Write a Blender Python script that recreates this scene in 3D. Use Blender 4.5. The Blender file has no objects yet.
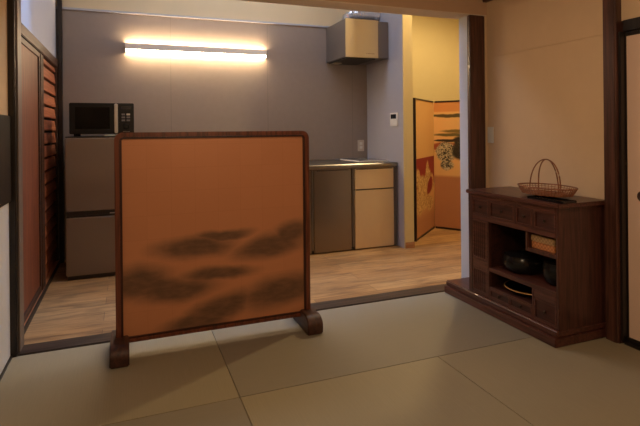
import bpy, bmesh, math, random
from mathutils import Vector, Matrix
random.seed(7)
C = bpy.context.scene.collection
PI = math.pi

# ------------------------------------------------------------------ materials
def srgb(r, g, b):
    def f(c):
        c /= 255.0
        return c / 12.92 if c <= 0.04045 else ((c + 0.055) / 1.055) ** 2.4
    return (f(r), f(g), f(b), 1.0)

class NT:
    """small helper around a node tree"""
    def __init__(self, name):
        self.m = bpy.data.materials.new(name)
        self.m.use_nodes = True
        self.t = self.m.node_tree
        self.b = self.t.nodes['Principled BSDF']
    def n(self, typ, **kw):
        x = self.t.nodes.new(typ)
        for k, v in kw.items():
            setattr(x, k, v)
        return x
    def l(self, a, b):
        self.t.links.new(a, b)
    def val(self, sock, v):
        if hasattr(v, 'is_output'):
            self.l(v, sock)
        else:
            sock.default_value = v
    def math(self, op, a, b=0.0, c=None, clamp=False):
        x = self.n('ShaderNodeMath', operation=op, use_clamp=clamp)
        self.val(x.inputs[0], a)
        self.val(x.inputs[1], b)
        if c is not None:
            self.val(x.inputs[2], c)
        return x.outputs[0]
    def mix(self, fac, a, b):
        x = self.n('ShaderNodeMix', data_type='RGBA')
        self.val(x.inputs['Factor'], fac)
        self.val(x.inputs['A'], a)
        self.val(x.inputs['B'], b)
        return x.outputs['Result']
    def coords(self, scale=(1, 1, 1), rot=(0, 0, 0)):
        tc = self.n('ShaderNodeTexCoord')
        mp = self.n('ShaderNodeMapping')
        mp.inputs['Scale'].default_value = scale
        mp.inputs['Rotation'].default_value = rot
        self.l(tc.outputs['Object'], mp.inputs['Vector'])
        return mp.outputs['Vector']
    def noise(self, vec, scale=5.0, detail=4.0, rough=0.55, dist=0.0):
        x = self.n('ShaderNodeTexNoise')
        self.l(vec, x.inputs['Vector'])
        x.inputs['Scale'].default_value = scale
        x.inputs['Detail'].default_value = detail
        x.inputs['Roughness'].default_value = rough
        x.inputs['Distortion'].default_value = dist
        return x.outputs['Fac']
    def smooth(self, v, lo, hi, a=0.0, b=1.0):
        x = self.n('ShaderNodeMapRange', interpolation_type='SMOOTHSTEP')
        self.val(x.inputs['Value'], v)
        x.inputs['From Min'].default_value = lo
        x.inputs['From Max'].default_value = hi
        x.inputs['To Min'].default_value = a
        x.inputs['To Max'].default_value = b
        return x.outputs['Result']
    def bump(self, h, strength=0.2, dist=0.002):
        x = self.n('ShaderNodeBump')
        x.inputs['Strength'].default_value = strength
        x.inputs['Distance'].default_value = dist
        self.l(h, x.inputs['Height'])
        self.l(x.outputs['Normal'], self.b.inputs['Normal'])
    def set(self, **kw):
        for k, v in kw.items():
            self.val(self.b.inputs[k.replace('_', ' ')], v)

def wood(name, dark, light, axis='z', rough=0.45, scale=1.0, coat=0.0, bump=0.15):
    k = NT(name)
    s = {'x': (1.2, 22, 22), 'y': (22, 1.2, 22), 'z': (22, 22, 1.2)}[axis]
    v = k.coords(tuple(q * scale for q in s))
    g = k.noise(v, 2.2, 5, 0.6, 0.8)
    f = k.smooth(g, 0.3, 0.72)
    k.set(Base_Color=k.mix(f, dark, light), Roughness=rough, Coat_Weight=coat)
    k.bump(g, bump, 0.001)
    return k.m

def plain(name, col, rough=0.5, metal=0.0, noise=0.06, scale=14, bump=0.0, spec=0.5):
    k = NT(name)
    v = k.coords()
    g = k.noise(v, scale, 4)
    d = tuple(c * (1 - noise) for c in col[:3]) + (1,)
    li = tuple(min(1, c * (1 + noise)) for c in col[:3]) + (1,)
    k.set(Base_Color=k.mix(g, d, li), Roughness=rough, Metallic=metal)
    k.b.inputs['Specular IOR Level'].default_value = spec
    if bump:
        k.bump(k.noise(v, scale * 12, 3), bump, 0.001)
    return k.m

def steel(name, col, rough=0.32, axis='x'):
    k = NT(name)
    s = {'x': (1.0, 60, 60), 'z': (60, 60, 0.4)}[axis]
    g = k.noise(k.coords(s), 2.0, 2)
    d = tuple(c * 0.97 for c in col[:3]) + (1,)
    k.set(Base_Color=k.mix(g, d, col), Metallic=0.9, Roughness=rough)
    return k.m

def emis(name, col, strength):
    k = NT(name)
    k.set(Base_Color=(0.9, 0.9, 0.9, 1), Emission_Color=col, Emission_Strength=strength, Roughness=0.5)
    return k.m

M = {}
M['plaster_warm'] = plain('sand_plaster', srgb(224, 196, 160), 0.92, 0, 0.05, 9, 0.25)
M['plaster_lintel'] = plain('lintel_plaster', srgb(208, 176, 146), 0.92, 0, 0.05, 9, 0.25)
M['soffit'] = plain('soffit_plaster', srgb(236, 222, 204), 0.9, 0, 0.03, 9)
M['plaster_bluelit'] = plain('bluelit_white_plaster', srgb(186, 190, 202), 0.9, 0, 0.03, 9, 0.15)  # white plaster with the bluish daylight put into its colour
M['plaster_white'] = plain('white_plaster', srgb(206, 208, 214), 0.9, 0, 0.03, 9, 0.15)
M['plaster_cream'] = plain('cream_plaster', srgb(206, 188, 142), 0.9, 0, 0.03, 9, 0.15)
M['ceiling'] = plain('ceiling_board', srgb(222, 204, 168), 0.9, 0, 0.03, 6)
M['ceiling_wood'] = wood('ceiling_cedar', srgb(96, 62, 38), srgb(142, 98, 62), 'y', 0.6)
M['dark_post'] = wood('dark_post_wood', srgb(62, 38, 31), srgb(102, 66, 54), 'z', 0.35, 1.0, 0.1)
M['black_post'] = wood('black_post_wood', srgb(20, 16, 14), srgb(44, 36, 31), 'z', 0.4)
M['jamb_wood'] = wood('jamb_wood', srgb(92, 80, 72), srgb(126, 112, 102), 'z', 0.5)
M['sill'] = wood('sill_wood', srgb(44, 33, 26), srgb(78, 60, 48), 'x', 0.45)
M['black_strip'] = wood('black_strip_wood', srgb(18, 14, 12), srgb(40, 30, 25), 'y', 0.5)
M['door_board'] = wood('cedar_door', srgb(94, 46, 26), srgb(130, 70, 41), 'z', 0.5)
M['door_rail'] = wood('cedar_rail', srgb(48, 29, 21), srgb(78, 48, 34), 'y', 0.5)
M['ledge'] = wood('ledge_wood', srgb(160, 96, 58), srgb(200, 136, 92), 'y', 0.5)
M['slat'] = wood('slat_wood', srgb(134, 72, 46), srgb(172, 104, 70), 'y', 0.5)
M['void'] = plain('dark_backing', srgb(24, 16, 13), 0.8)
M['cabinet'] = wood('cabinet_wood', srgb(58, 34, 28), srgb(92, 55, 46), 'z', 0.38, 1.2, 0.15)
M['cabinet_h'] = wood('cabinet_rail_wood', srgb(66, 37, 30), srgb(104, 61, 51), 'y', 0.36, 1.2, 0.15)
M['cabinet_in'] = wood('cabinet_inner_wood', srgb(44, 22, 18), srgb(72, 38, 30), 'y', 0.5)
M['cabinet_panel'] = wood('cabinet_panel_wood', srgb(46, 22, 17), srgb(78, 38, 30), 'y', 0.42, 1.2, 0.1)
M['iron'] = plain('black_iron', srgb(26, 26, 27), 0.22, 0.3, 0.1, 40, 0.05)
M['knob'] = plain('dark_bronze', srgb(58, 46, 38), 0.35, 0.8)
M['bamboo'] = wood('bamboo_strip', srgb(120, 68, 38), srgb(168, 104, 62), 'y', 0.45)
M['lacquer'] = plain('black_lacquer', srgb(22, 20, 21), 0.18, 0, 0.05)
M['gold_rim'] = plain('gold_rim', srgb(214, 172, 108), 0.35, 0.3)
M['frame'] = wood('screen_frame_wood', srgb(80, 40, 26), srgb(128, 68, 44), 'z', 0.35, 1.0, 0.2)
M['bead'] = wood('screen_bead_wood', srgb(40, 20, 15), srgb(70, 34, 24), 'z', 0.4)
M['foot'] = wood('screen_foot_wood', srgb(48, 27, 20), srgb(82, 48, 36), 'y', 0.45)
M['fridge'] = plain('fridge_grey_metal', srgb(138, 124, 110), 0.34, 0.35, 0.02, 4)
M['fridge_dark'] = plain('fridge_dark_plastic', srgb(44, 42, 41), 0.45)
M['black_plastic'] = plain('black_plastic', srgb(18, 18, 19), 0.35, spec=0.3)
M['black_glass'] = plain('black_glass', srgb(12, 12, 13), 0.15, spec=0.2)
M['silver'] = plain('silver_plastic', srgb(190, 188, 184), 0.3, 0.7)
M['button'] = plain('button_grey', srgb(120, 118, 116), 0.5)
M['steel'] = steel('brushed_steel', srgb(136, 130, 124), 0.28, 'x')
M['steel_door'] = steel('brushed_steel_door', srgb(146, 131, 114), 0.30, 'z')
M['hood_side'] = plain('hood_grey_side', srgb(128, 120, 116), 0.4, 0.5, 0.02)
M['hood_front'] = steel('hood_front_steel', srgb(186, 176, 158), 0.46, 'x')
M['drawer_front'] = plain('beige_metal_front', srgb(220, 196, 158), 0.38, 0.5, 0.02)
M['white_plastic'] = plain('white_plastic', srgb(228, 226, 220), 0.4, 0, 0.02)
M['beige_plastic'] = plain('beige_plastic', srgb(206, 196, 180), 0.45, 0, 0.02)
M['screen_glass'] = plain('dark_display', srgb(26, 26, 30), 0.2)
M['alu'] = steel('aluminium_foil', srgb(214, 220, 230), 0.3, 'x')
M['cloth'] = plain('pale_cloth', srgb(196, 200, 180), 0.9)
M['lamp_metal'] = plain('lamp_cover_metal', srgb(226, 218, 208), 0.5)
M['led'] = emis('led_diffuser', (1.0, 0.72, 0.42, 1), 86.0)
M['skirting'] = wood('skirting_wood', srgb(150, 104, 68), srgb(186, 136, 94), 'x', 0.5)
M['paper'] = plain('sliding_panel_paper', srgb(234, 204, 184), 0.9, 0, 0.03, 6, 0.1)
M['blue_trim'] = plain('pale_grey_trim', srgb(176, 178, 190), 0.6)

def wall_panel():
    k = NT('kitchen_wall_panel')
    v = k.coords()
    g = k.noise(k.coords((6, 6, 6)), 3, 5)
    base = k.mix(g, srgb(142, 130, 122), srgb(151, 139, 130))
    sep = k.n('ShaderNodeSeparateXYZ'); k.l(v, sep.inputs[0])
    fr = k.math('FRACT', k.math('MULTIPLY', k.math('ADD', sep.outputs[0], 0.31), 1 / 0.91))
    seam = k.math('LESS_THAN', fr, 0.005)
    k.set(Base_Color=k.mix(k.math('MULTIPLY', seam, 0.45), base, srgb(96, 90, 88)), Roughness=0.5)
    return k.m
M['wall_panel'] = wall_panel()
M['wall_side'] = plain('kitchen_side_wall', srgb(172, 171, 180), 0.6, 0, 0.02)

def planks():
    k = NT('oak_plank_floor')
    v = k.coords()
    br = k.n('ShaderNodeTexBrick', offset=0.37, offset_frequency=2)
    k.l(v, br.inputs['Vector'])
    br.inputs['Scale'].default_value = 1.0
    br.inputs['Brick Width'].default_value = 1.25
    br.inputs['Row Height'].default_value = 0.145
    br.inputs['Mortar Size'].default_value = 0.0016
    br.inputs['Mortar Smooth'].default_value = 0.2
    br.inputs['Color1'].default_value = srgb(190, 148, 98)
    br.inputs['Color2'].default_value = srgb(162, 120, 76)
    br.inputs['Mortar'].default_value = srgb(92, 68, 48)
    g = k.noise(k.coords((1.3, 20, 1)), 2.5, 6, 0.62, 1.4)
    f = k.smooth(g, 0.42, 0.75)
    g2 = k.noise(k.coords((1.6, 7, 1)), 1.7, 3, 0.5, 0.6)
    col = k.mix(k.math('MULTIPLY', f, 0.7), br.outputs['Color'], srgb(104, 74, 50))
    col = k.mix(k.math('MULTIPLY', k.smooth(g2, 0.46, 0.7), 0.6), col, srgb(98, 68, 46))
    k.set(Base_Color=col, Roughness=k.smooth(g, 0.2, 0.8, 0.34, 0.5))
    k.bump(g, 0.08, 0.001)
    return k.m
M['planks'] = planks()

def tatami(name, base, axis):
    k = NT(name)
    v = k.coords()
    w = k.n('ShaderNodeTexWave', wave_type='BANDS', bands_direction=axis)
    k.l(v, w.inputs['Vector'])
    w.inputs['Scale'].default_value = 30.0
    w.inputs['Distortion'].default_value = 0.4
    s = (3, 90, 1) if axis == 'Y' else (90, 3, 1)
    g = k.noise(k.coords(s), 2.0, 4)
    g2 = k.noise(v, 2.0, 3)
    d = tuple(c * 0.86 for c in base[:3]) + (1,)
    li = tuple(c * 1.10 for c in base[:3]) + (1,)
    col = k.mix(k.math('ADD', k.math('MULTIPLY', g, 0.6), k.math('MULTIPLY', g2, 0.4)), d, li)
    k.set(Base_Color=col, Roughness=0.62)
    k.bump(k.math('ADD', w.outputs['Fac'], g), 0.12, 0.0008)
    return k.m
M['tatami_a'] = tatami('tatami_rush_bright_sheen', srgb(151, 141, 117), 'X')  # weave sheen put into the colour: mats that catch the light
M['tatami_b'] = tatami('tatami_rush_dark_sheen', srgb(138, 130, 114), 'Y')  # same rush, darkened in colour for the duller sheen of its weave direction

def ell(k, u, v, cx, cy, rx, ry, tilt=0.0, soft=0.45):
    """soft ellipse mask in the plane (u, v)"""
    du = k.math('SUBTRACT', u, cx); dv = k.math('SUBTRACT', v, cy)
    ca, sa = math.cos(tilt), math.sin(tilt)
    a = k.math('ADD', k.math('MULTIPLY', du, ca / rx), k.math('MULTIPLY', dv, sa / rx))
    b = k.math('ADD', k.math('MULTIPLY', dv, ca / ry), k.math('MULTIPLY', du, -sa / ry))
    r = k.math('SQRT', k.math('ADD', k.math('MULTIPLY', a, a), k.math('MULTIPLY', b, b)))
    return k.smooth(r, 1 - soft, 1 + soft * 0.6, 1.0, 0.0)

def warped_uv(k, amt, scale):
    v = k.coords()
    sep = k.n('ShaderNodeSeparateXYZ'); k.l(v, sep.inputs[0])
    nt = k.n('ShaderNodeTexNoise')
    k.l(v, nt.inputs['Vector'])
    nt.inputs['Scale'].default_value = scale
    nt.inputs['Detail'].default_value = 4
    ns = k.n('ShaderNodeSeparateColor'); k.l(nt.outputs['Color'], ns.inputs[0])
    u = k.math('ADD', sep.outputs[0], k.math('MULTIPLY', k.math('SUBTRACT', ns.outputs[0], 0.5), amt * 2))
    w = k.math('ADD', sep.outputs[2], k.math('MULTIPLY', k.math('SUBTRACT', ns.outputs[1], 0.5), amt))
    return sep.outputs[0], sep.outputs[2], u, w

def cloud_gold():
    k = NT('gold_ground_with_ink_clouds')
    u0, w0, u, w = warped_uv(k, 0.06, 5.0)
    # panel runs u 0..0.95, w 0..0.93 (local, from its lower left corner)
    clouds = [(0.35, 0.412, 0.20, 0.054, 0.02), (0.50, 0.468, 0.150, 0.026, 0.03), (0.75, 0.385, 0.20, 0.060, 0.12),
              (0.875, 0.445, 0.12, 0.055, 0.30), (0.075, 0.265, 0.155, 0.075, -0.05), (0.26, 0.200, 0.19, 0.055, 0.02), (0.17, 0.232, 0.17, 0.055, -0.1),
              (0.46, 0.262, 0.20, 0.035, -0.03), (0.82, 0.130, 0.22, 0.080, 0.14), (0.50, 0.085, 0.19, 0.060, 0.22),
              (0.36, 0.020, 0.17, 0.050, 0.12)]
    m = None
    for cx, cy, rx, ry, t in clouds:
        e = ell(k, u, w, cx, cy, rx * 1.08, ry * 1.15, t, 0.6)
        m = e if m is None else k.math('MAXIMUM', m, e)
    fine = k.noise(k.coords((5, 1, 14)), 3.0, 5)
    m = k.math('MULTIPLY', m, k.smooth(fine, 0.2, 0.7, 0.72, 0.90))
    # faint squares of gold leaf
    br = k.n('ShaderNodeTexBrick', offset=0.0)
    mp = k.n('ShaderNodeCombineXYZ'); k.l(u0, mp.inputs[0]); k.l(w0, mp.inputs[1])
    k.l(mp.outputs[0], br.inputs['Vector'])
    br.inputs['Scale'].default_value = 1
    br.inputs['Brick Width'].default_value = 0.118
    br.inputs['Row Height'].default_value = 0.118
    br.inputs['Mortar Size'].default_value = 0.0015
    br.inputs['Color1'].default_value = srgb(207, 142, 101)
    br.inputs['Color2'].default_value = srgb(205, 140, 99)
    br.inputs['Mortar'].default_value = srgb(201, 136, 96)
    col = k.mix(m, br.outputs['Color'], srgb(84, 64, 46))
    k.set(Base_Color=col, Roughness=k.math('ADD', 0.45, k.math('MULTIPLY', m, 0.3)),
          Metallic=k.math('MULTIPLY', k.math('SUBTRACT', 1.0, m), 0.25))
    k.bump(fine, 0.03, 0.001)
    return k.m
M['cloud_gold'] = cloud_gold()

GOLD = srgb(222, 174, 112); RUST = srgb(186, 130, 90)
def byobu_left():
    k = NT('folding_panel_with_pale_figures')
    u0, w0, u, w = warped_uv(k, 0.05, 9)
    col = k.mix(k.smooth(w0, 0.15, 0.42), RUST, GOLD)
    red = k.math('MULTIPLY', k.math('LESS_THAN', w0, 0.80), k.math('GREATER_THAN', w0, 0.50))
    col = k.mix(red, col, srgb(140, 34, 32))
    fig = None
    for cx, cy, rx, ry, t in [(0.12, 0.57, 0.085, 0.13, 0.3), (0.42, 0.62, 0.06, 0.15, -0.3), (0.25, 0.48, 0.20, 0.14, 0),
                              (0.48, 0.55, 0.14, 0.14, 0.1), (0.16, 0.38, 0.15, 0.16, 0.1), (0.40, 0.36, 0.18, 0.10, 0.2),
                              (0.56, 0.30, 0.12, 0.08, 0), (0.64, 0.52, 0.07, 0.10, 0)]:
        e = ell(k, u, w, cx, cy, rx, ry, t, 0.2)
        fig = e if fig is None else k.math('MAXIMUM', fig, e)
    tex = k.noise(k.coords((16, 1, 12)), 1.6, 5, 0.7, 2.0)
    figc = k.mix(k.smooth(tex, 0.40, 0.62), srgb(168, 118, 62), srgb(232, 200, 136))
    col = k.mix(fig, col, figc)
    sash = ell(k, u, w, 0.55, 0.49, 0.13, 0.075, 0.5, 0.15)
    col = k.mix(sash, col, srgb(140, 36, 32))
    k.set(Base_Color=col, Roughness=0.6)
    return k.m
def byobu_right():
    k = NT('folding_panel_with_dark_pines')
    u0, w0, u, w = warped_uv(k, 0.035, 8)
    col = k.mix(k.smooth(w0, 0.56, 0.60), srgb(180, 122, 84), GOLD)
    col = k.mix(k.smooth(w0, 1.27, 1.29), col, srgb(204, 136, 76))
    for cx, cy, rx, ry, c in [(0.26, 1.235, 0.34, 0.022, (84, 72, 40)), (0.36, 1.07, 0.28, 0.022, (120, 100, 52)),
                              (0.22, 1.03, 0.24, 0.02, (104, 92, 50)), (0.42, 0.965, 0.26, 0.025, (96, 86, 50))]:
        col = k.mix(ell(k, u0, w, cx, cy, rx, ry, 0, 0.3), col, srgb(*c))
    col = k.mix(ell(k, u, w, 0.12, 0.90, 0.18, 0.05, 0, 0.25), col, srgb(150, 72, 44))
    eave = ell(k, u0, w, 0.16, 0.965, 0.17, 0.014, 0, 0.2)
    tex = k.noise(k.coords((20, 1, 16)), 1.8, 4, 0.7, 2.2)
    crowd = k.math('MAXIMUM', ell(k, u, w, 0.13, 0.84, 0.12, 0.115, 0, 0.15), ell(k, u, w, 0.15, 0.70, 0.08, 0.06, 0, 0.2))
    cc = k.mix(k.smooth(tex, 0.44, 0.54), srgb(36, 28, 24), srgb(196, 182, 150))
    col = k.mix(crowd, col, cc)
    pine = k.math('MAXIMUM', ell(k, u, w, 0.29, 0.86, 0.09, 0.10, 0.2, 0.25), ell(k, u, w, 0.29, 0.95, 0.07, 0.07, 0, 0.3))
    col = k.mix(pine, col, k.mix(k.smooth(tex, 0.5, 0.7), srgb(38, 34, 24), srgb(96, 84, 54)))
    col = k.mix(eave, col, srgb(46, 34, 26))
    k.set(Base_Color=col, Roughness=0.6)
    return k.m
M['byobu_left'] = byobu_left(); M['byobu_right'] = byobu_right()
M['byobu_frame'] = plain('black_lacquer_frame', srgb(40, 22, 16), 0.35)

def weave(name, a, b, sc):
    k = NT(name)
    ch = k.n('ShaderNodeTexChecker')
    k.l(k.coords(), ch.inputs['Vector'])
    ch.inputs['Scale'].default_value = sc
    ch.inputs['Color1'].default_value = a; ch.inputs['Color2'].default_value = b
    k.set(Base_Color=ch.outputs['Color'], Roughness=0.6)
    k.bump(ch.outputs['Fac'], 0.4, 0.002)
    return k.m
M['weave_tan'] = weave('woven_tan_strips', srgb(206, 138, 84), srgb(176, 110, 62), 90)
M['weave_pale'] = weave('woven_pale_strips', srgb(190, 158, 112), srgb(160, 128, 88), 90)
M['weave_basket'] = weave('woven_basket_strips', srgb(150, 94, 56), srgb(112, 66, 38), 110)

# ------------------------------------------------------------------ mesh helpers (all in world coordinates)
def box(bm, x0, x1, y0, y1, z0, z1, bev=0.0, seg=2):
    r = bmesh.ops.create_cube(bm, size=1.0)
    vs = r['verts']
    for v in vs:
        v.co = Vector((x0 + (v.co.x + .5) * (x1 - x0), y0 + (v.co.y + .5) * (y1 - y0), z0 + (v.co.z + .5) * (z1 - z0)))
    if bev > 0:
        es = list({e for v in vs for e in v.link_edges})
        bmesh.ops.bevel(bm, geom=es, offset=bev, segments=seg, affect='EDGES', clamp_overlap=True)
    return bm

def prism(bm, pts, axis, a, b):
    """closed polygon pts (two coordinates) extruded along axis from a to b"""
    def mk(p, t):
        if axis == 'x': return Vector((t, p[0], p[1]))
        if axis == 'y': return Vector((p[0], t, p[1]))
        return Vector((p[0], p[1], t))
    A = [bm.verts.new(mk(p, a)) for p in pts]
    B = [bm.verts.new(mk(p, b)) for p in pts]
    n = len(pts)
    bm.faces.new(A); bm.faces.new(list(reversed(B)))
    for i in range(n):
        bm.faces.new((A[i], B[i], B[(i + 1) % n], A[(i + 1) % n]))
    bmesh.ops.recalc_face_normals(bm, faces=bm.faces[:])
    return bm

def ring_prism(bm, outer, inner, y0, y1):
    """frame between two outlines with the same point count in the XZ plane"""
    n = len(outer)
    V = {}
    for key, pts, y in (('of', outer, y0), ('ob', outer, y1), ('if', inner, y0), ('ib', inner, y1)):
        V[key] = [bm.verts.new((p[0], y, p[1])) for p in pts]
    for i in range(n):
        j = (i + 1) % n
        bm.faces.new((V['of'][i], V['of'][j], V['if'][j], V['if'][i]))
        bm.faces.new((V['ob'][j], V['ob'][i], V['ib'][i], V['ib'][j]))
        bm.faces.new((V['of'][j], V['of'][i], V['ob'][i], V['ob'][j]))
        bm.faces.new((V['if'][i], V['if'][j], V['ib'][j], V['ib'][i]))
    bmesh.ops.recalc_face_normals(bm, faces=bm.faces[:])
    return bm

def lathe(bm, prof, cx, cy, n=32, sx=1.0, sy=1.0):
    rings = []
    for r, z in prof:
        if r < 1e-6:
            rings.append([bm.verts.new((cx, cy, z))])
        else:
            rings.append([bm.verts.new((cx + sx * r * math.cos(2 * PI * i / n), cy + sy * r * math.sin(2 * PI * i / n), z)) for i in range(n)])
    for a, b in zip(rings, rings[1:]):
        for i in range(n):
            j = (i + 1) % n
            if len(a) == 1 and len(b) == 1: continue
            if len(a) == 1: bm.faces.new((a[0], b[j], b[i]))
            elif len(b) == 1: bm.faces.new((a[i], a[j], b[0]))
            else: bm.faces.new((a[i], a[j], b[j], b[i]))
    bmesh.ops.recalc_face_normals(bm, faces=bm.faces[:])
    return bm

def tube(bm, pts, r, n=8, closed=False, flat=1.0):
    pts = [Vector(p) for p in pts]
    m = len(pts); rings = []
    for i, p in enumerate(pts):
        a = pts[(i - 1) % m] if (closed or i > 0) else pts[i]
        b = pts[(i + 1) % m] if (closed or i < m - 1) else pts[i]
        t = (b - a).normalized()
        up = Vector((0, 0, 1)) if abs(t.z) < 0.95 else Vector((0, 1, 0))
        s = t.cross(up).normalized(); q = s.cross(t).normalized()
        rings.append([bm.verts.new(p + s * (r * math.cos(2 * PI * k / n)) + q * (r * flat * math.sin(2 * PI * k / n))) for k in range(n)])
    for i in range(m if closed else m - 1):
        A, B = rings[i], rings[(i + 1) % m]
        for k in range(n):
            j = (k + 1) % n
            bm.faces.new((A[k], A[j], B[j], B[k]))
    if not closed:
        bm.faces.new(rings[0]); bm.faces.new(list(reversed(rings[-1])))
    bmesh.ops.recalc_face_normals(bm, faces=bm.faces[:])
    return bm

def root_of(o):
    return o.matrix_world.translation.copy()

def obj(name, bm, mat, parent=None, loc=None, smooth=False):
    """bm is in world coordinates; the object's origin is `loc`, or its base for a top-level mesh"""
    me = bpy.data.meshes.new(name)
    if loc is None and parent is None:
        xs = [v.co for v in bm.verts]
        loc = Vector(((min(c.x for c in xs) + max(c.x for c in xs)) / 2, (min(c.y for c in xs) + max(c.y for c in xs)) / 2, min(c.z for c in xs)))
    o = bpy.data.objects.new(name, me)
    C.objects.link(o)
    if parent is not None:
        P = Vector(parent['world'])
        L = Vector(loc) if loc is not None else P
        o.parent = parent
        o.location = L - P
    else:
        L = Vector(loc)
        o.location = L
    bmesh.ops.translate(bm, verts=bm.verts[:], vec=-L)
    bm.to_mesh(me); bm.free()
    o['world'] = tuple(L)
    me.materials.append(M[mat] if isinstance(mat, str) else mat)
    if smooth:
        for p in me.polygons: p.use_smooth = True
        try:
            me.set_sharp_from_angle(angle=math.radians(40))
        except Exception:
            pass
    return o

def tag(o, label, cat, group=None):
    o['label'] = label; o['category'] = cat
    if group: o['group'] = group
    return o

def thing(name, label, cat, loc, group=None):
    o = bpy.data.objects.new(name, None)
    o.empty_display_size = 0.05
    C.objects.link(o)
    o.location = loc; o['world'] = tuple(loc)
    return tag(o, label, cat, group)

def struct(name, bm, mat, parent=None):
    o = obj(name, bm, mat, parent)
    if parent is None: o['kind'] = 'structure'
    return o

def B(*a, **k):
    return box(bmesh.new(), *a, **k)

# ------------------------------------------------------------------ camera (horizon at row 130: lens shifted down)
yaw, roll, H = math.radians(21.26), math.radians(-0.5605), 1.095
f = Vector((math.sin(yaw), math.cos(yaw), 0)); r0 = Vector((math.cos(yaw), -math.sin(yaw), 0)); u0 = Vector((0, 0, 1))
rr = r0 * math.cos(roll) + u0 * math.sin(roll); uu = u0 * math.cos(roll) - r0 * math.sin(roll)
cd = bpy.data.cameras.new('camera'); cam = bpy.data.objects.new('camera', cd); C.objects.link(cam)
mw = Matrix(((rr.x, uu.x, -f.x, 0), (rr.y, uu.y, -f.y, 0), (rr.z, uu.z, -f.z, H), (0, 0, 0, 1)))
cam.matrix_world = mw
cd.sensor_width = 36; cd.lens = 495.5 / 640 * 36; cd.shift_y = -(213 - 130) / 640; cd.clip_start = 0.02
bpy.context.scene.camera = cam

# ------------------------------------------------------------------ the setting
XL, XR, YS = -0.54, 2.345, 2.81          # tatami room: left wall, right wall, sill line
YF = -1.3                                 # wall behind the camera
ZC = 2.32
# floors
struct('floor', B(XL - .06, XR + .05, YF - .05, YS, -0.08, -0.03), 'sill')
kf = bmesh.new(); box(kf, -0.95, 4.1, YS + .12, 5.1, -0.08, 0.0)
struct('floor', kf, 'planks').name = 'floor_kitchen'
struct('trim_1', B(XL - .02, 2.199, YS, YS + .12, -0.05, 0.006, bev=.003), 'sill')          # sill between the rooms
# tatami room shell
struct('wall_front', B(XL - .1, XR + .12, YS - .01, YS + .14, 1.885, 2.96), 'plaster_lintel')   # plastered lintel over the opening
wr = bmesh.new()
box(wr, XR, XR + .1, 1.865, YS - .011, -.05, ZC)
struct('wall_right', wr, 'plaster_warm')
struct('trim_2', B(XR - .005, XR + .01, 1.87, YS - .012, 1.583, 1.592, bev=.002), 'plaster_warm')   # raised plaster line
wr2 = bmesh.new()
box(wr2, XR, XR + .1, YF, 1.864, 1.634, ZC)
struct('wall_right', wr2, 'plaster_warm').name = 'wall_right_upper'
struct('trim_16', B(XR - .035, XR - .0005, 1.866, YS - .0105, 1.972, 2.05, bev=.003), 'dark_post')
struct('trim_3', B(XR - .045, XR + .06, 1.789, 1.865, -.03, ZC, bev=.008, seg=3), 'dark_post')       # right post
struct('trim_4', B(XR - .012, XR + .08, YF, 1.776, 1.576, 1.633, bev=.003), 'black_post')            # head rail of the panels
struct('trim_5', B(XR - .02, XR + .08, YF, 1.776, -.03, 0.012, bev=.002), 'black_post')              # threshold of the panels
struct('trim_17', B(XR - .028, XR + .07, 1.7752, 1.7885, .013, 1.5755, bev=.002), 'black_post')              # dark stop beside the post
struct('trim_18', B(XL - .03, XR - .001, YS - .0105, YS + .1405, 1.879, 1.8845), 'soffit')               # plastered underside of the lintel
# sliding papered panels on the right
def paper_door(name, y0, y1, x0, pull, sw_=.022):
    d = struct(name, B(x0, x0 + .018, y0 + .022, y1 - sw_, .034, 1.553), 'paper')
    fr = bmesh.new()
    box(fr, x0 - .004, x0 + .024, y0, y0 + .022, .013, 1.575, .002); box(fr, x0 - .004, x0 + .024, y1 - sw_, y1, .013, 1.575, .002)
    box(fr, x0 - .004, x0 + .024, y0 + .022, y1 - sw_, .013, .034, .002); box(fr, x0 - .004, x0 + .024, y0 + .022, y1 - sw_, 1.553, 1.575, .002)
    struct('door_frame', fr, 'black_post', d)
    h = bmesh.new()
    lathe(h, [(0, 0), (.021, 0), (.026, .002), (.027, .006), (.022, .006), (.019, .003), (0, .002)], 0, 0, 24)
    bmesh.ops.rotate(h, verts=h.verts[:], cent=(0, 0, 0), matrix=Matrix.Rotation(-PI / 2, 3, 'Y'))
    bmesh.ops.translate(h, verts=h.verts[:], vec=(x0, pull, .753))
    struct('door_pull', h, 'door_rail', d)
paper_door('door_1', 0.86, 1.7748, XR + .008, 1.690, .006)
paper_door('door_2', -0.06, 0.88, XR + .040, 0.80)
struct('wall_right', B(XR, XR + .1, YF, -0.061, 0.013, 1.575), 'plaster_warm').name = 'wall_right_rear'
# left wall of the tatami room
wl = bmesh.new(); box(wl, XL - .1, XL, YF, YS - .012, -.05, 0.76); struct('wall_left', wl, 'plaster_white')
wl = bmesh.new(); box(wl, XL - .1, XL, YF, YS - .012, 1.18, ZC); struct('wall_left', wl, 'plaster_warm').name = 'wall_left_upper'
struct('trim_6', B(XL - .1, XL + .012, YF, YS - .012, .761, 1.179, bev=.004), 'black_post')          # dark board band
struct('baseboard_left', B(XL, XL + .008, YF, YS - .012, -.02, .012), 'black_post')
struct('trim_7', B(XL - .035, XL + .029, YS - .011, YS + .12, -.03, 1.8785, bev=.004), 'black_post')   # left post of the opening
lj = B(XL + .0295, XL + .037, YS + .02, YS + .12, 0.007, 1.8785, bev=.002)
struct('trim_8', lj, 'jamb_wood')
wb = bmesh.new(); box(wb, XL - .1, XR + .1, YF - .1, YF, -.05, ZC); struct('wall_back', wb, 'plaster_warm')
struct('ceiling', B(XL - .1, XR + .1, YF - .1, YS + .13, ZC, ZC + .05), 'ceiling_wood')
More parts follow.
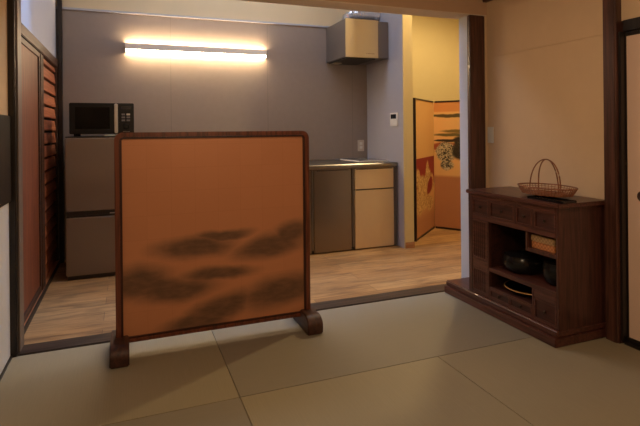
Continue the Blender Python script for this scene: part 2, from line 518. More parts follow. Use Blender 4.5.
# right end of the opening: post and plaster jamb
struct('trim_9', B(2.2, 2.328, YS - .012, YS + .022, -.03, 1.8785, bev=.006, seg=3), 'dark_post')
struct('wall_front', B(2.203, 2.60, YS + .023, YS + .11, -.03, 1.8785), 'plaster_white').name = 'wall_front_jamb'
struct('wall_front', B(2.3285, XR + .05, YS - .0105, YS + .022, -.03, 1.8785), 'plaster_warm').name = 'wall_front_corner'

# kitchen shell
YB, KX, KZ = 4.70, 2.365, 2.90
struct('wall_back', B(-1.0, KX, YB + .012, YB + .1, 2.1405, 2.96), 'ceiling').name = 'wall_back_kitchen_upper'
struct('wall_back', B(-1.0, KX, YB, YB + .1, -.05, 2.14), 'wall_panel').name = 'wall_back_kitchen'
struct('wall_right', B(KX, KX + .098, 3.97, YB + .1, -.05, 2.96), 'wall_side').name = 'wall_right_kitchen'
struct('wall_right', B(KX - .0005, KX + .099, 3.958, 3.9695, -.03, 2.96), 'plaster_cream').name = 'wall_right_end'
struct('trim_10', B(-.9, KX, YB - .014, YB + .011, 2.1405, 2.156), 'blue_trim')
kc = bmesh.new()    # ceiling with the skylight well left open
SX0, SX1, SY0, SY1 = -.45, 2.25, 3.19, 3.35
box(kc, -1.0, 4.1, SY1, 5.1, KZ, KZ + .05); box(kc, -1.0, 4.1, YS + .1401, SY0, KZ, KZ + .05)
box(kc, -1.0, SX0, SY0, SY1, KZ, KZ + .05); box(kc, SX1, 4.1, SY0, SY1, KZ, KZ + .05)
struct('ceiling', kc, 'ceiling').name = 'ceiling_kitchen'
sw = bmesh.new()
box(sw, SX0 - .03, SX1 + .03, SY0 - .03, SY0, KZ + .051, 3.62); box(sw, SX0 - .03, SX1 + .03, SY1, SY1 + .03, KZ + .051, 3.62)
box(sw, SX0 - .03, SX0, SY0, SY1, KZ + .051, 3.62); box(sw, SX1, SX1 + .03, SY0, SY1, KZ + .051, 3.62)
struct('wall_skylight', sw, 'plaster_white')
struct('ceiling', B(SX0 - .03, SX1 + .03, SY0 - .03, SY1 + .03, 3.621, 3.65), 'ceiling').name = 'ceiling_skylight'
# hall beyond
struct('wall_back', B(KX + .0985, 4.0, 4.86, 4.95, -.05, 2.96), 'plaster_cream').name = 'wall_back_hall'
struct('wall_right', B(4.0, 4.1, YS + .111, 4.95, -.05, 2.96), 'plaster_cream').name = 'wall_right_hall'
struct('wall_front', B(2.601, 4.1, YS + .0, YS + .11, -.05, 2.96), 'plaster_cream').name = 'wall_front_hall'
struct('baseboard_right', B(KX + .004, KX + .098, 3.946, 3.9575, 0, .055, bev=.002), 'skirting')

# left side of the kitchen: sliding doors under a beam, white plaster above
LX = -.548
struct('wall_left', B(LX - .12, LX - .004, YS + .121, YB, 1.703, KZ), 'plaster_bluelit').name = 'wall_left_kitchen'
struct('trim_11', B(LX - .06, LX + .012, YS + .121, YB - .042, 1.638, 1.705, bev=.004), 'door_rail')
struct('trim_12', B(LX - .06, LX + .010, YS + .121, YB - .042, -.05, .03, bev=.002), 'ledge')
struct('trim_13', B(LX + .0105, LX + .018, YS + .121, YB - .042, -.05, .034, bev=.002), 'black_strip')
struct('trim_14', B(-.5385, -.503, YB - .041, YB - .001, 0.0, KZ - .002, bev=.005), 'black_post')   # corner post
cb = bmesh.new()   # crooked beam end by the corner post
tube(cb, [(LX + .02 + .02 * t, 4.24 + .105 * i, 2.34 - .10 * (t ** 2)) for i, t in enumerate([0, .2, .45, .75, 1.0])][:4], .045, 12)
struct('trim_15', cb, 'black_post')
d = struct('door_3', B(LX - .022, LX - .004, 3.0, 3.755, .075, 1.60), 'door_board')
fr = bmesh.new()
box(fr, LX - .026, LX + .004, 2.945, 3.0, .031, 1.634, .002); box(fr, LX - .026, LX + .004, 3.755, 3.80, .031, 1.634, .002)
box(fr, LX - .026, LX + .004, 3.0, 3.755, .031, .075, .002); box(fr, LX - .026, LX + .004, 3.0, 3.755, 1.60, 1.634, .002)
struct('door_frame', fr, 'door_rail', d)
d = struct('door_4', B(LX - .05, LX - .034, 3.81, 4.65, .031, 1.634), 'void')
fr = bmesh.new()
box(fr, LX - .033, LX + .008, 3.801, 3.925, .031, 1.634, .002); box(fr, LX - .033, LX + .004, 4.63, 4.657, .031, 1.634, .002)
struct('door_frame', fr, 'door_rail', d)
sl = bmesh.new()
z = .05
while z < 1.62:
    prism(sl, [(LX - .032, z), (LX - .006, z), (LX - .004, z + .006), (LX - .012, min(z + .078, 1.632)), (LX - .032, min(z + .078, 1.632))], 'y', 3.926, 4.629)
    z += .0965
struct('slat_panel', sl, 'slat', d)
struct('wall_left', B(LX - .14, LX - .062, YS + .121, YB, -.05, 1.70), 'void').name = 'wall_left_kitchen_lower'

# ------------------------------------------------------------------ tatami mats (0.96 m squares)
GX = [-.538, .422, 1.382, 2.342]; GY = [2.808, 2.02, 1.06, .10, -.86]
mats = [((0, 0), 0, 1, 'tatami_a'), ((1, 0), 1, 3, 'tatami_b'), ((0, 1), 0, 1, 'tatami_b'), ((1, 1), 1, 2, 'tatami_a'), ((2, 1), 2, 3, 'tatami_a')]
names = {(0, 0): 'square tatami mat under the left half of the gold standing screen', (1, 0): 'long tatami mat along the kitchen sill, from under the gold screen to the wooden step',
         (0, 1): 'square tatami mat in the lower left corner of the photo, nearest the white lower wall',
         (1, 1): 'square tatami mat in the bottom centre of the photo, in front of the gold screen',
         (2, 1): 'square tatami mat at the lower right, in front of the papered sliding panel'}
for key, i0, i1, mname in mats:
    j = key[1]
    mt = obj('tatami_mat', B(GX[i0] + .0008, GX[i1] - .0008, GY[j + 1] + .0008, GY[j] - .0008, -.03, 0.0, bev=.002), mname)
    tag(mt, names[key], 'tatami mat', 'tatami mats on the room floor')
# the rest of the room floor, behind the camera
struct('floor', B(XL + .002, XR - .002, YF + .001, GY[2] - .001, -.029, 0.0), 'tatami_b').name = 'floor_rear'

# ------------------------------------------------------------------ the standing screen
SYc = 2.62
t = thing('standing_screen', 'low wooden framed standing screen with a gold panel of dark ink clouds', 'standing screen', (.445, SYc, 0))
x0, x1, zb, zt = -.060, .946, .062, 1.092
def outline(x0, x1, z0, z1, rad, n=8):
    p = [(x0, z0), (x1, z0)]
    for i in range(n + 1):
        a = (PI / 2) * i / n
        p.append((x1 - rad + rad * math.cos(a), z1 - rad + rad * math.sin(a)))
    for i in range(n + 1):
        a = PI / 2 + (PI / 2) * i / n
        p.append((x0 + rad + rad * math.cos(a), z1 - rad + rad * math.sin(a)))
    return p
fw = .034
ro = bmesh.new(); ring_prism(ro, outline(x0, x1, zb, zt, .040), outline(x0 + fw - .010, x1 - fw + .010, zb + .018, zt - fw + .012, .018), SYc - .019, SYc + .019)
bmesh.ops.bevel(ro, geom=[e for e in ro.edges if len(e.link_faces) == 2 and e.calc_face_angle() > 1.2], offset=.003, segments=2, affect='EDGES')
obj('frame', ro, 'frame', t)
be = bmesh.new(); ring_prism(be, outline(x0 + fw - .0105, x1 - fw + .0105, zb + .0185, zt - fw + .0115, .018), outline(x0 + fw, x1 - fw, zb + .026, zt - fw + .002, .010), SYc - .014, SYc + .010)
obj('inner_bead', be, 'bead', t)
px0, pz0 = x0 + fw - .004, zb + .022
obj('painted_panel', B(px0, x1 - fw + .004, SYc - .004, SYc + .004, pz0, zt - fw + .004), 'cloud_gold', t, loc=(px0, SYc, pz0))
def foot(xc):
    bm = bmesh.new(); hw = .043
    prof = [(2.478, 0.001), (2.474, .042)]
    for i in range(1, 9):
        a = (PI / 2) * i / 8
        prof.append((2.474 + .070 * (1 - math.cos(a)), .042 + .054 * math.sin(a)))
    prof += [(2 * SYc - y, z) for y, z in reversed(prof)]
    prism(bm, prof, 'x', xc - hw, xc + hw)
    es = [e for e in bm.edges if len(e.link_faces) == 2 and e.calc_face_angle() > 1.2]
    bmesh.ops.bevel(bm, geom=es, offset=.006, segments=3, affect='EDGES')
    return obj('foot', bm, 'foot', t, smooth=True)
foot(-.043); foot(.929)

# ------------------------------------------------------------------ fridge, microwave
t = thing('refrigerator', 'grey two-door refrigerator behind the left side of the gold screen', 'refrigerator', (-.155, 4.37, 0))
FX0, FX1, FY = -.428, .125, 4.07
obj('body', B(FX0 + .004, FX1 - .004, FY + .04, YB - .03, .02, 1.055, bev=.006), 'fridge', t)
obj('top_plate', B(FX0, FX1, FY + .012, YB - .03, 1.0555, 1.064, bev=.003), 'fridge_dark', t)
obj('base_grille', B(FX0 + .01, FX1 - .01, FY + .02, FY + .06, .001, .030), 'fridge_dark', t)
d = obj('door', B(FX0, FX1, FY, FY + .039, .508, 1.054, bev=.006, seg=3), 'fridge', t)
obj('handle_recess', B(FX0 + .003, FX1 - .003, FY + .010, FY + .0395, .478, .5075, bev=.003), 'fridge_dark', d)
d = obj('door', B(FX0, FX1, FY, FY + .039, .032, .462, bev=.006, seg=3), 'fridge', t)
obj('handle_recess', B(FX0 + .003, FX1 - .003, FY + .010, FY + .0395, .4625, .4775, bev=.002), 'fridge_dark', d)
obj('handle_lip', B(FX0 + .30, FX1 - .004, FY + .001, FY + .0095, .480, .486, bev=.001), 'silver', d)

t = thing('microwave_oven', 'black microwave oven on top of the grey refrigerator', 'microwave', (-.177, 4.29, 1.064))
MX0, MX1, MY = -.405, .050, 4.14
obj('body', B(MX0, MX1, MY + .02, MY + .34, 1.081, 1.319, bev=.006), 'black_plastic', t)
d = obj('door', B(MX0, -.092, MY, MY + .0195, 1.083, 1.317, bev=.004), 'black_plastic', t)
obj('window', B(MX0 + .04, -.125, MY - .0015, MY - .0002, 1.12, 1.285, bev=.0005), 'black_glass', d)
hb = bmesh.new(); box(hb, -.091, -.066, MY - .018, MY + .019, 1.086, 1.314, bev=.005, seg=3)
obj('handle', hb, 'silver', t)
p = obj('control_panel', B(-.064, MX1, MY + .001, MY + .0195, 1.083, 1.317, bev=.003), 'black_plastic', t)
obj('display', B(-.046, .030, MY - .001, MY + .0005, 1.268, 1.297, bev=.0004), 'screen_glass', p)
for q in range(6):
    bx, bz = -.040 + .036 * (q % 2), 1.238 - .023 * (q // 2)
    obj('button', B(bx, bx + .026, MY - .002, MY + .0005, bz - .014, bz, bev=.001), 'button' if q != 1 else 'silver', p)
kb = bmesh.new(); lathe(kb, [(0, .014), (.016, .014), (.019, .010), (.020, 0)], 0, 0, 24)
bmesh.ops.rotate(kb, verts=kb.verts[:], cent=(0, 0, 0), matrix=Matrix.Rotation(PI / 2, 3, 'X'))
bmesh.ops.translate(kb, verts=kb.verts[:], vec=(-.007, MY + .001, 1.140))
obj('dial', kb, 'black_plastic', p, smooth=True)
obj('label_strip', B(-.030, .020, MY - .0005, MY + .0005, 1.096, 1.100), 'button', p)
for fx in (MX0 + .04, MX1 - .04):
    for fy in (MY + .05, MY + .29):
        fb = bmesh.new(); lathe(fb, [(0, 1.0645), (.014, 1.0645), (.016, 1.082), (0, 1.082)], fx, fy, 16)
        obj('foot', fb, 'black_plastic', t)
cl = bmesh.new(); box(cl, -.165, -.085, 4.10, 4.16, 1.0645, 1.070, bev=.002); box(cl, -.160, -.088, 4.103, 4.155, 1.0702, 1.075, bev=.002)
tag(obj('folded_cloth', cl, 'cloth'), 'small pale folded cloth on the refrigerator at the foot of the microwave', 'cloth')

# ------------------------------------------------------------------ lamp on the back wall
t = thing('wall_lamp', 'long horizontal strip lamp glowing on the grey kitchen wall', 'wall lamp', (.627, YB, 1.80))
LA0, LA1 = -.012, 1.264
obj('back_plate', B(LA0 + .01, LA1 - .01, YB - .0105, YB - .001, 1.806, 1.864), 'white_plastic', t)
obj('diffuser', B(LA0 + .008, LA1 - .008, YB - .038, YB - .011, 1.801, 1.869, bev=.006, seg=4), 'led', t)
cv = bmesh.new()
box(cv, LA0, LA1, YB - .058, YB - .0505, 1.820, 1.873, bev=.002)
obj('front_cover', cv, 'lamp_metal', t)
for xx in (LA0, LA1 - .0075):
    obj('end_cap', B(xx, xx + .0075, YB - .0505, YB - .002, 1.797, 1.876, bev=.002), 'lamp_metal', t)

# ------------------------------------------------------------------ kitchen counter with cooktop
t = thing('kitchen_counter', 'steel kitchen counter unit with a drawer and doors, right of the gold screen', 'kitchen counter', (1.75, 4.38, 0))
KY = 4.07; CX0, CX1 = 1.10, 2.352
obj('body', B(CX0, CX1 - .004, KY + .022, YB - .002, .03, .742), 'steel_door', t)
obj('toe_kick', B(CX0 + .01, CX1 - .012, KY + .03, KY + .10, .001, .0295), 'fridge_dark', t)
wt = bmesh.new()
prism(wt, [(KY - .008, .748), (KY - .012, .760), (KY - .010, .778), (KY - .002, .786), (YB - .03, .786), (YB - .022, .800), (YB - .002, .800), (YB - .002, .7425), (KY + .022, .7425), (KY + .022, .748)], 'x', CX0 - .005, CX1 + .004)
obj('worktop', wt, 'steel', t)
d = obj('door', B(1.11, 1.497, KY + .002, KY + .021, .012, .738, bev=.004), 'steel_door', t)
d2 = obj('door', B(1.521, 1.882, KY + .002, KY + .021, .012, .738, bev=.004), 'steel_door', t)
for dd, a, b in ((d, 1.14, 1.47), (d2, 1.55, 1.855)):
    obj('pull_groove', B(a, b, KY + .0005, KY + .0035, .7305, .7365, bev=.001), 'fridge_dark', dd)
for c in (1.509, 1.902):
    st = bmesh.new(); tube(st, [(c, KY + .012, .034), (c, KY + .012, .741)], .0105, 12)
    obj('stile', st, 'steel', t, smooth=True)
dr = obj('drawer', B(1.918, 2.318, KY + .001, KY + .021, .552, .738, bev=.003), 'drawer_front', t)
obj('pull_groove', B(1.93, 2.306, KY - .001, KY + .0015, .731, .7375, bev=.0008), 'fridge_dark', dr)
d = obj('door', B(1.918, 2.318, KY + .001, KY + .021, .012, .543, bev=.003), 'drawer_front', t)
obj('pull_groove', B(1.93, 2.306, KY + .0, KY + .003, .5432, .5515, bev=.0008), 'fridge_dark', d)
sp = bmesh.new(); box(sp, 2.321, 2.351, KY - .003, KY + .0215, .005, .742, bev=.010, seg=4)
obj('end_stile', sp, 'steel', t, smooth=True)

t = thing('cooktop', 'flat white edged cooktop lying on the steel counter', 'cooktop', (2.17, 4.42, .786))
obj('body', B(2.02, 2.335, 4.20, 4.64, .7865, .799, bev=.004, seg=3), 'white_plastic', t)
obj('glass_top', B(2.036, 2.325, 4.214, 4.626, .7995, .802, bev=.001), plain('grey_glass', srgb(120, 118, 116), .12), t)

# ------------------------------------------------------------------ range hood
t = thing('range_hood', 'grey metal range hood high up in the kitchen corner', 'range hood', (2.13, 4.46, 1.775))
HY = 4.22
hb = bmesh.new()
box(hb, 1.905, 2.246, HY + .008, YB - .001, 1.779, 2.135, bev=.003)
obj('body', hb, 'hood_side', t)
f_ = obj('front_panel', B(1.905, 2.246, HY - .004, HY + .0075, 1.776, 2.138, bev=.002), 'hood_front', t)
mk = bmesh.new()
for i in range(7):
    box(mk, 2.120 + .013 * i, 2.120 + .013 * i + (.010 if i % 3 else .007), HY - .0048, HY - .0042, 1.812, 1.820)
obj('brand_mark', mk, 'hood_side', f_)
obj('side_panel', B(2.2465, 2.3642, HY + .004, YB - .001, 1.780, 2.130, bev=.003), 'hood_side', t)
un = bmesh.new(); box(un, 1.92, 2.232, HY + .03, YB - .03, 1.766, 1.7785, bev=.003)
obj('filter', un, 'fridge_dark', t)
obj('oil_tray', B(1.93, 2.01, YB - .16, YB - .05, 1.758, 1.7655, bev=.002), 'hood_front', t)
dc = bmesh.new()
path = [(2.02, 4.44, 2.1365), (2.02, 4.44, 2.17), (2.03, 4.435, 2.20), (2.06, 4.43, 2.222), (2.12, 4.43, 2.23), (2.20, 4.43, 2.23), (2.30, 4.43, 2.23), (2.362, 4.43, 2.23)]
fine = []
for a, b in zip(path, path[1:]):
    for q in range(6):
        fine.append(tuple(a[c] + (b[c] - a[c]) * q / 6 for c in range(3)))
fine.append(path[-1])
tube(dc, fine, .050, 16)
for n_, v in enumerate(dc.verts):
    if (n_ // 16) % 2:
        c_ = Vector(fine[n_ // 16]); v.co = c_ + (v.co - c_) * .90
tag(obj('foil_duct', dc, 'alu', smooth=True), 'silvery flexible foil duct running from the top of the range hood', 'duct')

# ------------------------------------------------------------------ small wall fittings
t = thing('power_outlet', 'pale wall outlet above the back of the steel counter', 'outlet', (2.286, YB, .87))
obj('plate', B(2.249, 2.322, YB - .008, YB - .001, .869, .986, bev=.002), 'beige_plastic', t)
for z in (.895, .935):
    obj('socket', B(2.270, 2.302, YB - .0095, YB - .0075, z, z + .028, bev=.001), 'white_plastic', t)
t = thing('wall_controller', 'small white wall controller with a dark display beside the kitchen counter', 'wall controller', (KX, 4.118, 1.125))
obj('plate', B(KX - .016, KX - .001, 4.050, 4.186, 1.125, 1.252, bev=.003), 'white_plastic', t)
obj('display', B(KX - .0175, KX - .0162, 4.070, 4.168, 1.195, 1.237, bev=.0005), 'screen_glass', t)
t = thing('light_switch', 'white wall switch next to the dark post, above the wooden cabinet', 'switch', (XR, 2.765, .994))
obj('plate', B(XR - .008, XR - .0005, 2.735, 2.793, .994, 1.105, bev=.002), 'white_plastic', t)
obj('rocker', B(XR - .011, XR - .0082, 2.748, 2.780, 1.015, 1.085, bev=.001), 'white_plastic', t)

# ------------------------------------------------------------------ folding screen in the hall
t = thing('folding_screen', 'gold folding screen with painted figures standing in the lit hall', 'folding screen', (3.1, 4.4, 0))
def fold_panel(p, q, mat, outer):
    p = Vector((p[0], p[1], 0)); q = Vector((q[0], q[1], 0))
    L = (q - p).length; ang = math.atan2(q.y - p.y, q.x - p.x)
    e = bpy.data.objects.new('panel', None)
    bm = bmesh.new(); box(bm, .012 if outer == 0 else .001, L - .001 if outer == 0 else L - .012, -.006, .006, .022, 1.383)
    o = obj('panel', bm, mat, t, loc=(0, 0, 0))
    bpy.data.objects.remove(e)
    o.location = p - Vector(t['world']); o.rotation_euler = (0, 0, ang); o['world'] = (0, 0, 0)
    fb = bmesh.new()
    if outer == 0: box(fb, -.004, .0118, -.016, .016, .001, 1.40, .002)
    else: box(fb, L - .0118, L, -.010, .010, .001, 1.40, .002)
    box(fb, .0119, L - .0119, -.010, .010, .001, .0218, .002); box(fb, .0119, L - .0119, -.010, .010, 1.3832, 1.40, .002)
    obj('panel_frame', fb, 'byobu_frame', o, loc=(0, 0, 0))
fold_panel((2.602, 4.160), (3.150, 4.650), 'byobu_left', 0)
fold_panel((3.158, 4.645), (3.580, 4.015), 'byobu_right', 1)

# ------------------------------------------------------------------ step and cabinet on the right
t = thing('wooden_step', 'low dark wooden step on the tatami beneath the cabinet', 'step', (2.16, 2.33, 0))
obj('lower_board', B(1.968, 2.342, 1.868, 2.795, .001, .046, bev=.004), 'cabinet_h', t)
obj('upper_board', B(1.982, 2.342, 1.872, 2.795, .0465, .080, bev=.006, seg=3), 'cabinet_h', t)

t = thing('wooden_cabinet', 'dark reddish wooden cabinet with drawers and open shelves against the sand wall', 'cabinet', (2.17, 2.22, .0805))
CY0, CY1, CF, CB_ = 1.874, 2.572, 2.0, 2.336
ca = bmesh.new()
bz = .0805
box(ca, CF + .008, CB_, CY0, CY0 + .014, bz, .690, .002)            # near side
box(ca, CF + .008, CB_, CY1 - .014, CY1, bz, .690, .002)            # far side
box(ca, CB_ - .012, CB_, CY0 + .0142, CY1 - .0142, bz, .690)        # back
obj('side_panels', ca, 'cabinet', t).name = 'carcass'
fs = bmesh.new()
box(fs, CF - .002, CF + .020, CY0 - .001, CY0 + .016, bz, .6905, .002); box(fs, CF - .002, CF + .020, CY1 - .036, CY1, bz, .6905, .002)
box(fs, CF - .002, CF + .018, 2.386, 2.397, bz, .537, .002)         # between the doors and the shelves
box(fs, CF - .002, CF + .018, 2.040, 2.052, bz, .244, .002)
for y in (2.384, 2.172, 2.040):
    box(fs, CF - .001, CF + .018, y - .006, y + .006, .566, .664, .001)
obj('face_stile', fs, 'cabinet', t)
fr = bmesh.new()
for z0, z1, ya, yb in ((.664, .6895, 1.8905, 2.5355), (.537, .566, 1.8905, 2.5355), (.0806, .090, 1.8905, 2.5355), (.144, .154, 2.0525, 2.385),
                       (.199, .244, 1.8905, 2.0395), (.240, .295, 2.3975, 2.5355)):
    box(fr, CF - .001, CF + .017, ya, yb, z0, z1, .002)
obj('face_rail', fr, 'cabinet_h', t)
obj('shelf', B(CF - .002, CB_ - .0125, 1.8885, 2.3855, .2445, .268, bev=.002), 'cabinet_h', t)
obj('shelf', B(CF + .0185, CB_ - .0125, 1.889, 2.385, .142, .1535), 'cabinet_in', t)
obj('divider', B(CF + .0205, CB_ - .0125, 2.388, 2.396, bz, .565), 'cabinet_in', t)
nb = bmesh.new()
box(nb, CF + .004, CB_ - .013, 2.086, 2.100, .432, .5365, .002); box(nb, CF + .004, CB_ - .013, 1.8895, 2.0858, .432, .452, .002)
obj('inner_shelf_box', nb, 'cabinet', t)
obj('drawer_floor', B(CF + .0205, CB_ - .0125, 1.8885, 2.556, .5675, .575), 'cabinet_in', t)
obj('top_board', B(CF - .016, CB_ + .004, CY0 - .016, CY1 + .008, .6908, .714, bev=.004), 'cabinet_h', t)
def drawer(y0, y1, z0, z1, knobs=1):
    bm = bmesh.new()
    box(bm, CF + .004, CF + .0165, y0, y1, z0, z1, .002)
    d = obj('drawer', bm, 'cabinet_panel', t)
    rim = bmesh.new(); e = .010
    box(rim, CF - .001, CF + .0035, y0, y1, z0, z0 + e, .001); box(rim, CF - .001, CF + .0035, y0, y1, z1 - e, z1, .001)
    box(rim, CF - .001, CF + .0035, y0, y0 + e, z0 + e, z1 - e, .001); box(rim, CF - .001, CF + .0035, y1 - e, y1, z0 + e, z1 - e, .001)
    obj('drawer_edge', rim, 'cabinet_h', d)
    for i in range(knobs):
        kb = bmesh.new(); lathe(kb, [(0, .013), (.005, .0125), (.008, .009), (.007, .005), (.004, .002), (.004, 0)], 0, 0, 14)
        bmesh.ops.rotate(kb, verts=kb.verts[:], cent=(0, 0, 0), matrix=Matrix.Rotation(-PI / 2, 3, 'Y'))
        bmesh.ops.translate(kb, verts=kb.verts[:], vec=(CF + .0038, y0 + (y1 - y0) * (i + 1) / (knobs + 1), (z0 + z1) / 2))
        obj('knob', kb, 'knob', d, smooth=True)
drawer(2.391, 2.5345, .567, .663); drawer(2.179, 2.377, .567, .663); drawer(2.047, 2.165, .567, .663); drawer(1.8915, 2.033, .567, .663)
drawer(2.2215, 2.384, .0905, .143); drawer(2.0535, 2.2185, .0905, .143); drawer(1.8915, 2.039, .0905, .198)
def ribbed(y0, y1, z0, z1):
    bm = bmesh.new(); box(bm, CF + .006, CF + .015, y0, y1, z0, z1)
    d = obj('door', bm, 'cabinet_panel', t)
    rb = bmesh.new(); e = .012
    box(rb, CF - .001, CF + .0055, y0, y1, z0, z0 + e, .001); box(rb, CF - .001, CF + .0055, y0, y1, z1 - e, z1, .001)
    box(rb, CF - .001, CF + .0055, y0, y0 + e, z0 + e, z1 - e, .001); box(rb, CF - .001, CF + .0055, y1 - e, y1, z0 + e, z1 - e, .001)
    n = 6; w = (y1 - y0 - 2 * e) / n
    for i in range(n):
        box(rb, CF + .002, CF + .0055, y0 + e + w * i + w * .18, y0 + e + w * i + w * .72, z0 + e, z1 - e, .0008)
    obj('door_lattice', rb, 'cabinet_h', d)
ribbed(2.3985, 2.534, .297, .535); ribbed(2.3985, 2.534, .0915, .239)

# things in and on the cabinet
def pot(x, y, z, r, h, label, lug):
    t = thing('cooking_pot', label, 'pot', (x, y, z))
    bm = bmesh.new()
    lathe(bm, [(0, z + .001), (r * .62, z + .001), (r * .86, z + h * .18), (r, z + h * .5), (r * .97, z + h * .8), (r * .90, z + h), (r * .86, z + h), (r * .9, z + h * .8), (r * .8, z + .02), (0, z + .012)], x, y, 36)
    obj('body', bm, 'iron', t, smooth=True)
    ld = bmesh.new()
    lathe(ld, [(r * .93, z + h + .001), (r * .92, z + h + .005), (r * .6, z + h + .014), (r * .2, z + h + .019), (0, z + h + .019)], x, y, 36)
    l_ = obj('lid', ld, 'iron', t, smooth=True)
    kb = bmesh.new(); lathe(kb, [(.006, z + h + .018), (.007, z + h + .024), (.013, z + h + .028), (.013, z + h + .033), (0, z + h + .036)], x, y, 18)
    obj('knob', kb, 'iron', l_, smooth=True)
    for s in (-1, 1):
        hb = bmesh.new()
        tube(hb, [(x + .018 * math.cos(a) , y + s * (r * .93 + .016 * math.sin(a)), z + h * .78 + .004 * math.sin(a)) for a in [PI * i / 8 for i in range(9)]], .0045, 8)
        obj('handle', hb, 'iron', t, smooth=True)
pot(2.125, 2.245, .268, .114, .092, 'large black iron pot on the open shelf of the wooden cabinet', True)
pot(2.115, 1.985, .268, .078, .112, 'smaller black iron pot on the cabinet shelf, beneath the woven box', True)
t = thing('woven_box', 'small tan woven box in the upper right compartment of the cabinet', 'box', (2.06, 1.99, .452))
obj('body', B(2.025, 2.125, 1.925, 2.078, .4525, .488, bev=.003), 'weave_tan', t)
obj('lid', B(2.022, 2.128, 1.922, 2.081, .4885, .522, bev=.004), 'weave_pale', t)
t = thing('round_tray', 'round black lacquer tray with a pale gold rim in the low cabinet shelf', 'tray', (2.168, 2.222, .1535))
TX, TY = 2.168, 2.222
tb = bmesh.new(); lathe(tb, [(0, .154), (.118, .154), (.146, .166), (.152, .177), (.146, .177), (.138, .168), (.114, .159), (0, .159)], TX, TY, 56)
obj('body', tb, 'lacquer', t, smooth=True)
rm = bmesh.new(); tube(rm, [(TX + .150 * math.cos(2 * PI * i / 56), TY + .150 * math.sin(2 * PI * i / 56), .1795) for i in range(56)], .0035, 8, closed=True)
obj('rim', rm, 'gold_rim', t, smooth=True)
t = thing('serving_tray', 'slim black tray under the front of the handled basket on the cabinet', 'tray', (2.13, 1.975, .714))
obj('base', B(2.024, 2.106, 1.868, 2.094, .7145, .720, bev=.002), 'lacquer', t)
tr = bmesh.new()
for a in ((2.018, 2.024, 1.862, 2.100), (2.106, 2.112, 1.862, 2.100), (2.0242, 2.1058, 1.862, 1.868), (2.0242, 2.1058, 2.094, 2.100)):
    box(tr, *a, .7145, .727, bev=.0015)
obj('rim', tr, 'lacquer', t)

BX, BY, BZ = 2.155, 2.098, .7285
t = thing('handled_basket', 'shallow oval bamboo basket with a tall arched handle on the cabinet', 'basket', (BX, BY, BZ))
ry, rx, ht = .178, .112, .041
def hoop(bm, k_, z_, r_):
    tube(bm, [(BX + rx * k_ * math.cos(2 * PI * i / 56), BY + ry * k_ * math.sin(2 * PI * i / 56), z_) for i in range(56)], r_, 6, closed=True)
bb = bmesh.new()
for k_, z_ in ((.86, BZ + .006), (.90, BZ + .014), (.935, BZ + .022), (.965, BZ + .031)):
    hoop(bb, k_, z_, .0017)
obj('side_weave', bb, 'bamboo', t)
rb = bmesh.new(); hoop(rb, 1.0, BZ + ht + .002, .0038)
obj('rim', rb, 'bamboo', t, smooth=True)
ribs = bmesh.new()
for i in range(52):
    a = 2 * PI * i / 52
    tube(ribs, [(BX + rx * k_ * math.cos(a), BY + ry * k_ * math.sin(a), z_) for k_, z_ in ((.85, BZ + .004), (.90, BZ + .014), (.955, BZ + .028), (.99, BZ + ht))], .0016, 5)
obj('stakes', ribs, 'bamboo', t)
bs = bmesh.new()
for i in range(-8, 9):
    q = i / 8.6; c_ = math.sqrt(max(0, 1 - q * q)) * .85
    box(bs, BX + rx * q * .85 - .0042, BX + rx * q * .85 + .0042, BY - ry * c_, BY + ry * c_, BZ + .0012, BZ + .0028)
for i in range(-12, 13):
    q = i / 12.6; c_ = math.sqrt(max(0, 1 - q * q)) * .85
    box(bs, BX - rx * c_, BX + rx * c_, BY + ry * q * .85 - .0042, BY + ry * q * .85 + .0042, BZ + .0029, BZ + .0043)
obj('base_weave', bs, 'bamboo', t)
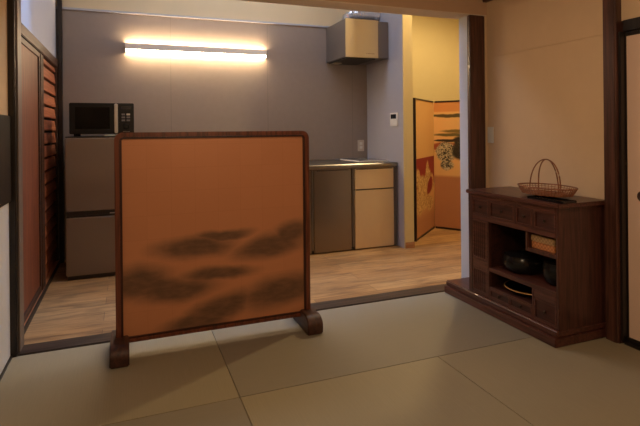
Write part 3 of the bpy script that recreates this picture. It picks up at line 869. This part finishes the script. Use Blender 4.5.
for off, span in ((-.012, .108), (.012, .070)):
    hb = bmesh.new(); pts = []
    for i in range(29):
        a = PI * i / 28
        fy, fz = math.cos(a), math.sin(a)
        pts.append((BX + off * (1.2 - fz), BY + span * fy, BZ + ht * .3 + .180 * fz ** .8))
    tube(hb, pts, .0034, 8)
    obj('handle', hb, 'bamboo', t, smooth=True)

# ------------------------------------------------------------------ light
def area(name, loc, rot, sx, sy, power, col):
    l = bpy.data.lights.new(name, 'AREA'); l.shape = 'RECTANGLE'; l.size = sx; l.size_y = sy; l.energy = power; l.color = col
    o = bpy.data.objects.new(name, l); C.objects.link(o); o.location = loc; o.rotation_euler = rot
    return o
def point(name, loc, rad, power, col):
    l = bpy.data.lights.new(name, 'POINT'); l.shadow_soft_size = rad; l.energy = power; l.color = col
    o = bpy.data.objects.new(name, l); C.objects.link(o); o.location = loc
    return o
area('skylight_daylight', ((SX0 + SX1) / 2, (SY0 + SY1) / 2, 3.60), (0, 0, 0), SX1 - SX0, SY1 - SY0, 80, (.32, .56, 1.0))
area('kitchen_blue_fill', (.9, 3.95, KZ - .01), (0, 0, 0), 1.8, .5, 15, (.62, .78, 1.0))  # added bluish fill below the closed ceiling, no opening above it
hl = bpy.data.lights.new('hall_lamp', 'SPOT'); hl.energy = 118; hl.color = (1.0, .74, .37); hl.shadow_soft_size = .05
hl.spot_size = math.radians(150); hl.spot_blend = .5
ho = bpy.data.objects.new('hall_lamp', hl); C.objects.link(ho); ho.location = (2.86, 3.65, KZ - .03)
area('room_ceiling_lamp', (.95, .9, ZC - .06), (0, 0, 0), .5, .5, 9.5, (1.0, .74, .48))
point('room_pendant_lamp', (.50, .78, 1.56), .09, 18.5, (1.0, .72, .44))

w = bpy.data.worlds.new('world'); bpy.context.scene.world = w; w.use_nodes = True
w.node_tree.nodes['Background'].inputs[0].default_value = (.6, .75, 1, 1)
w.node_tree.nodes['Background'].inputs[1].default_value = 0.05

for o in bpy.data.objects:
    if 'world' in o: del o['world']
s = bpy.context.scene
s.view_settings.view_transform = 'Standard'; s.view_settings.look = 'None'; s.view_settings.gamma = 1; s.view_settings.use_curve_mapping = False
s.view_settings.exposure = 0.0
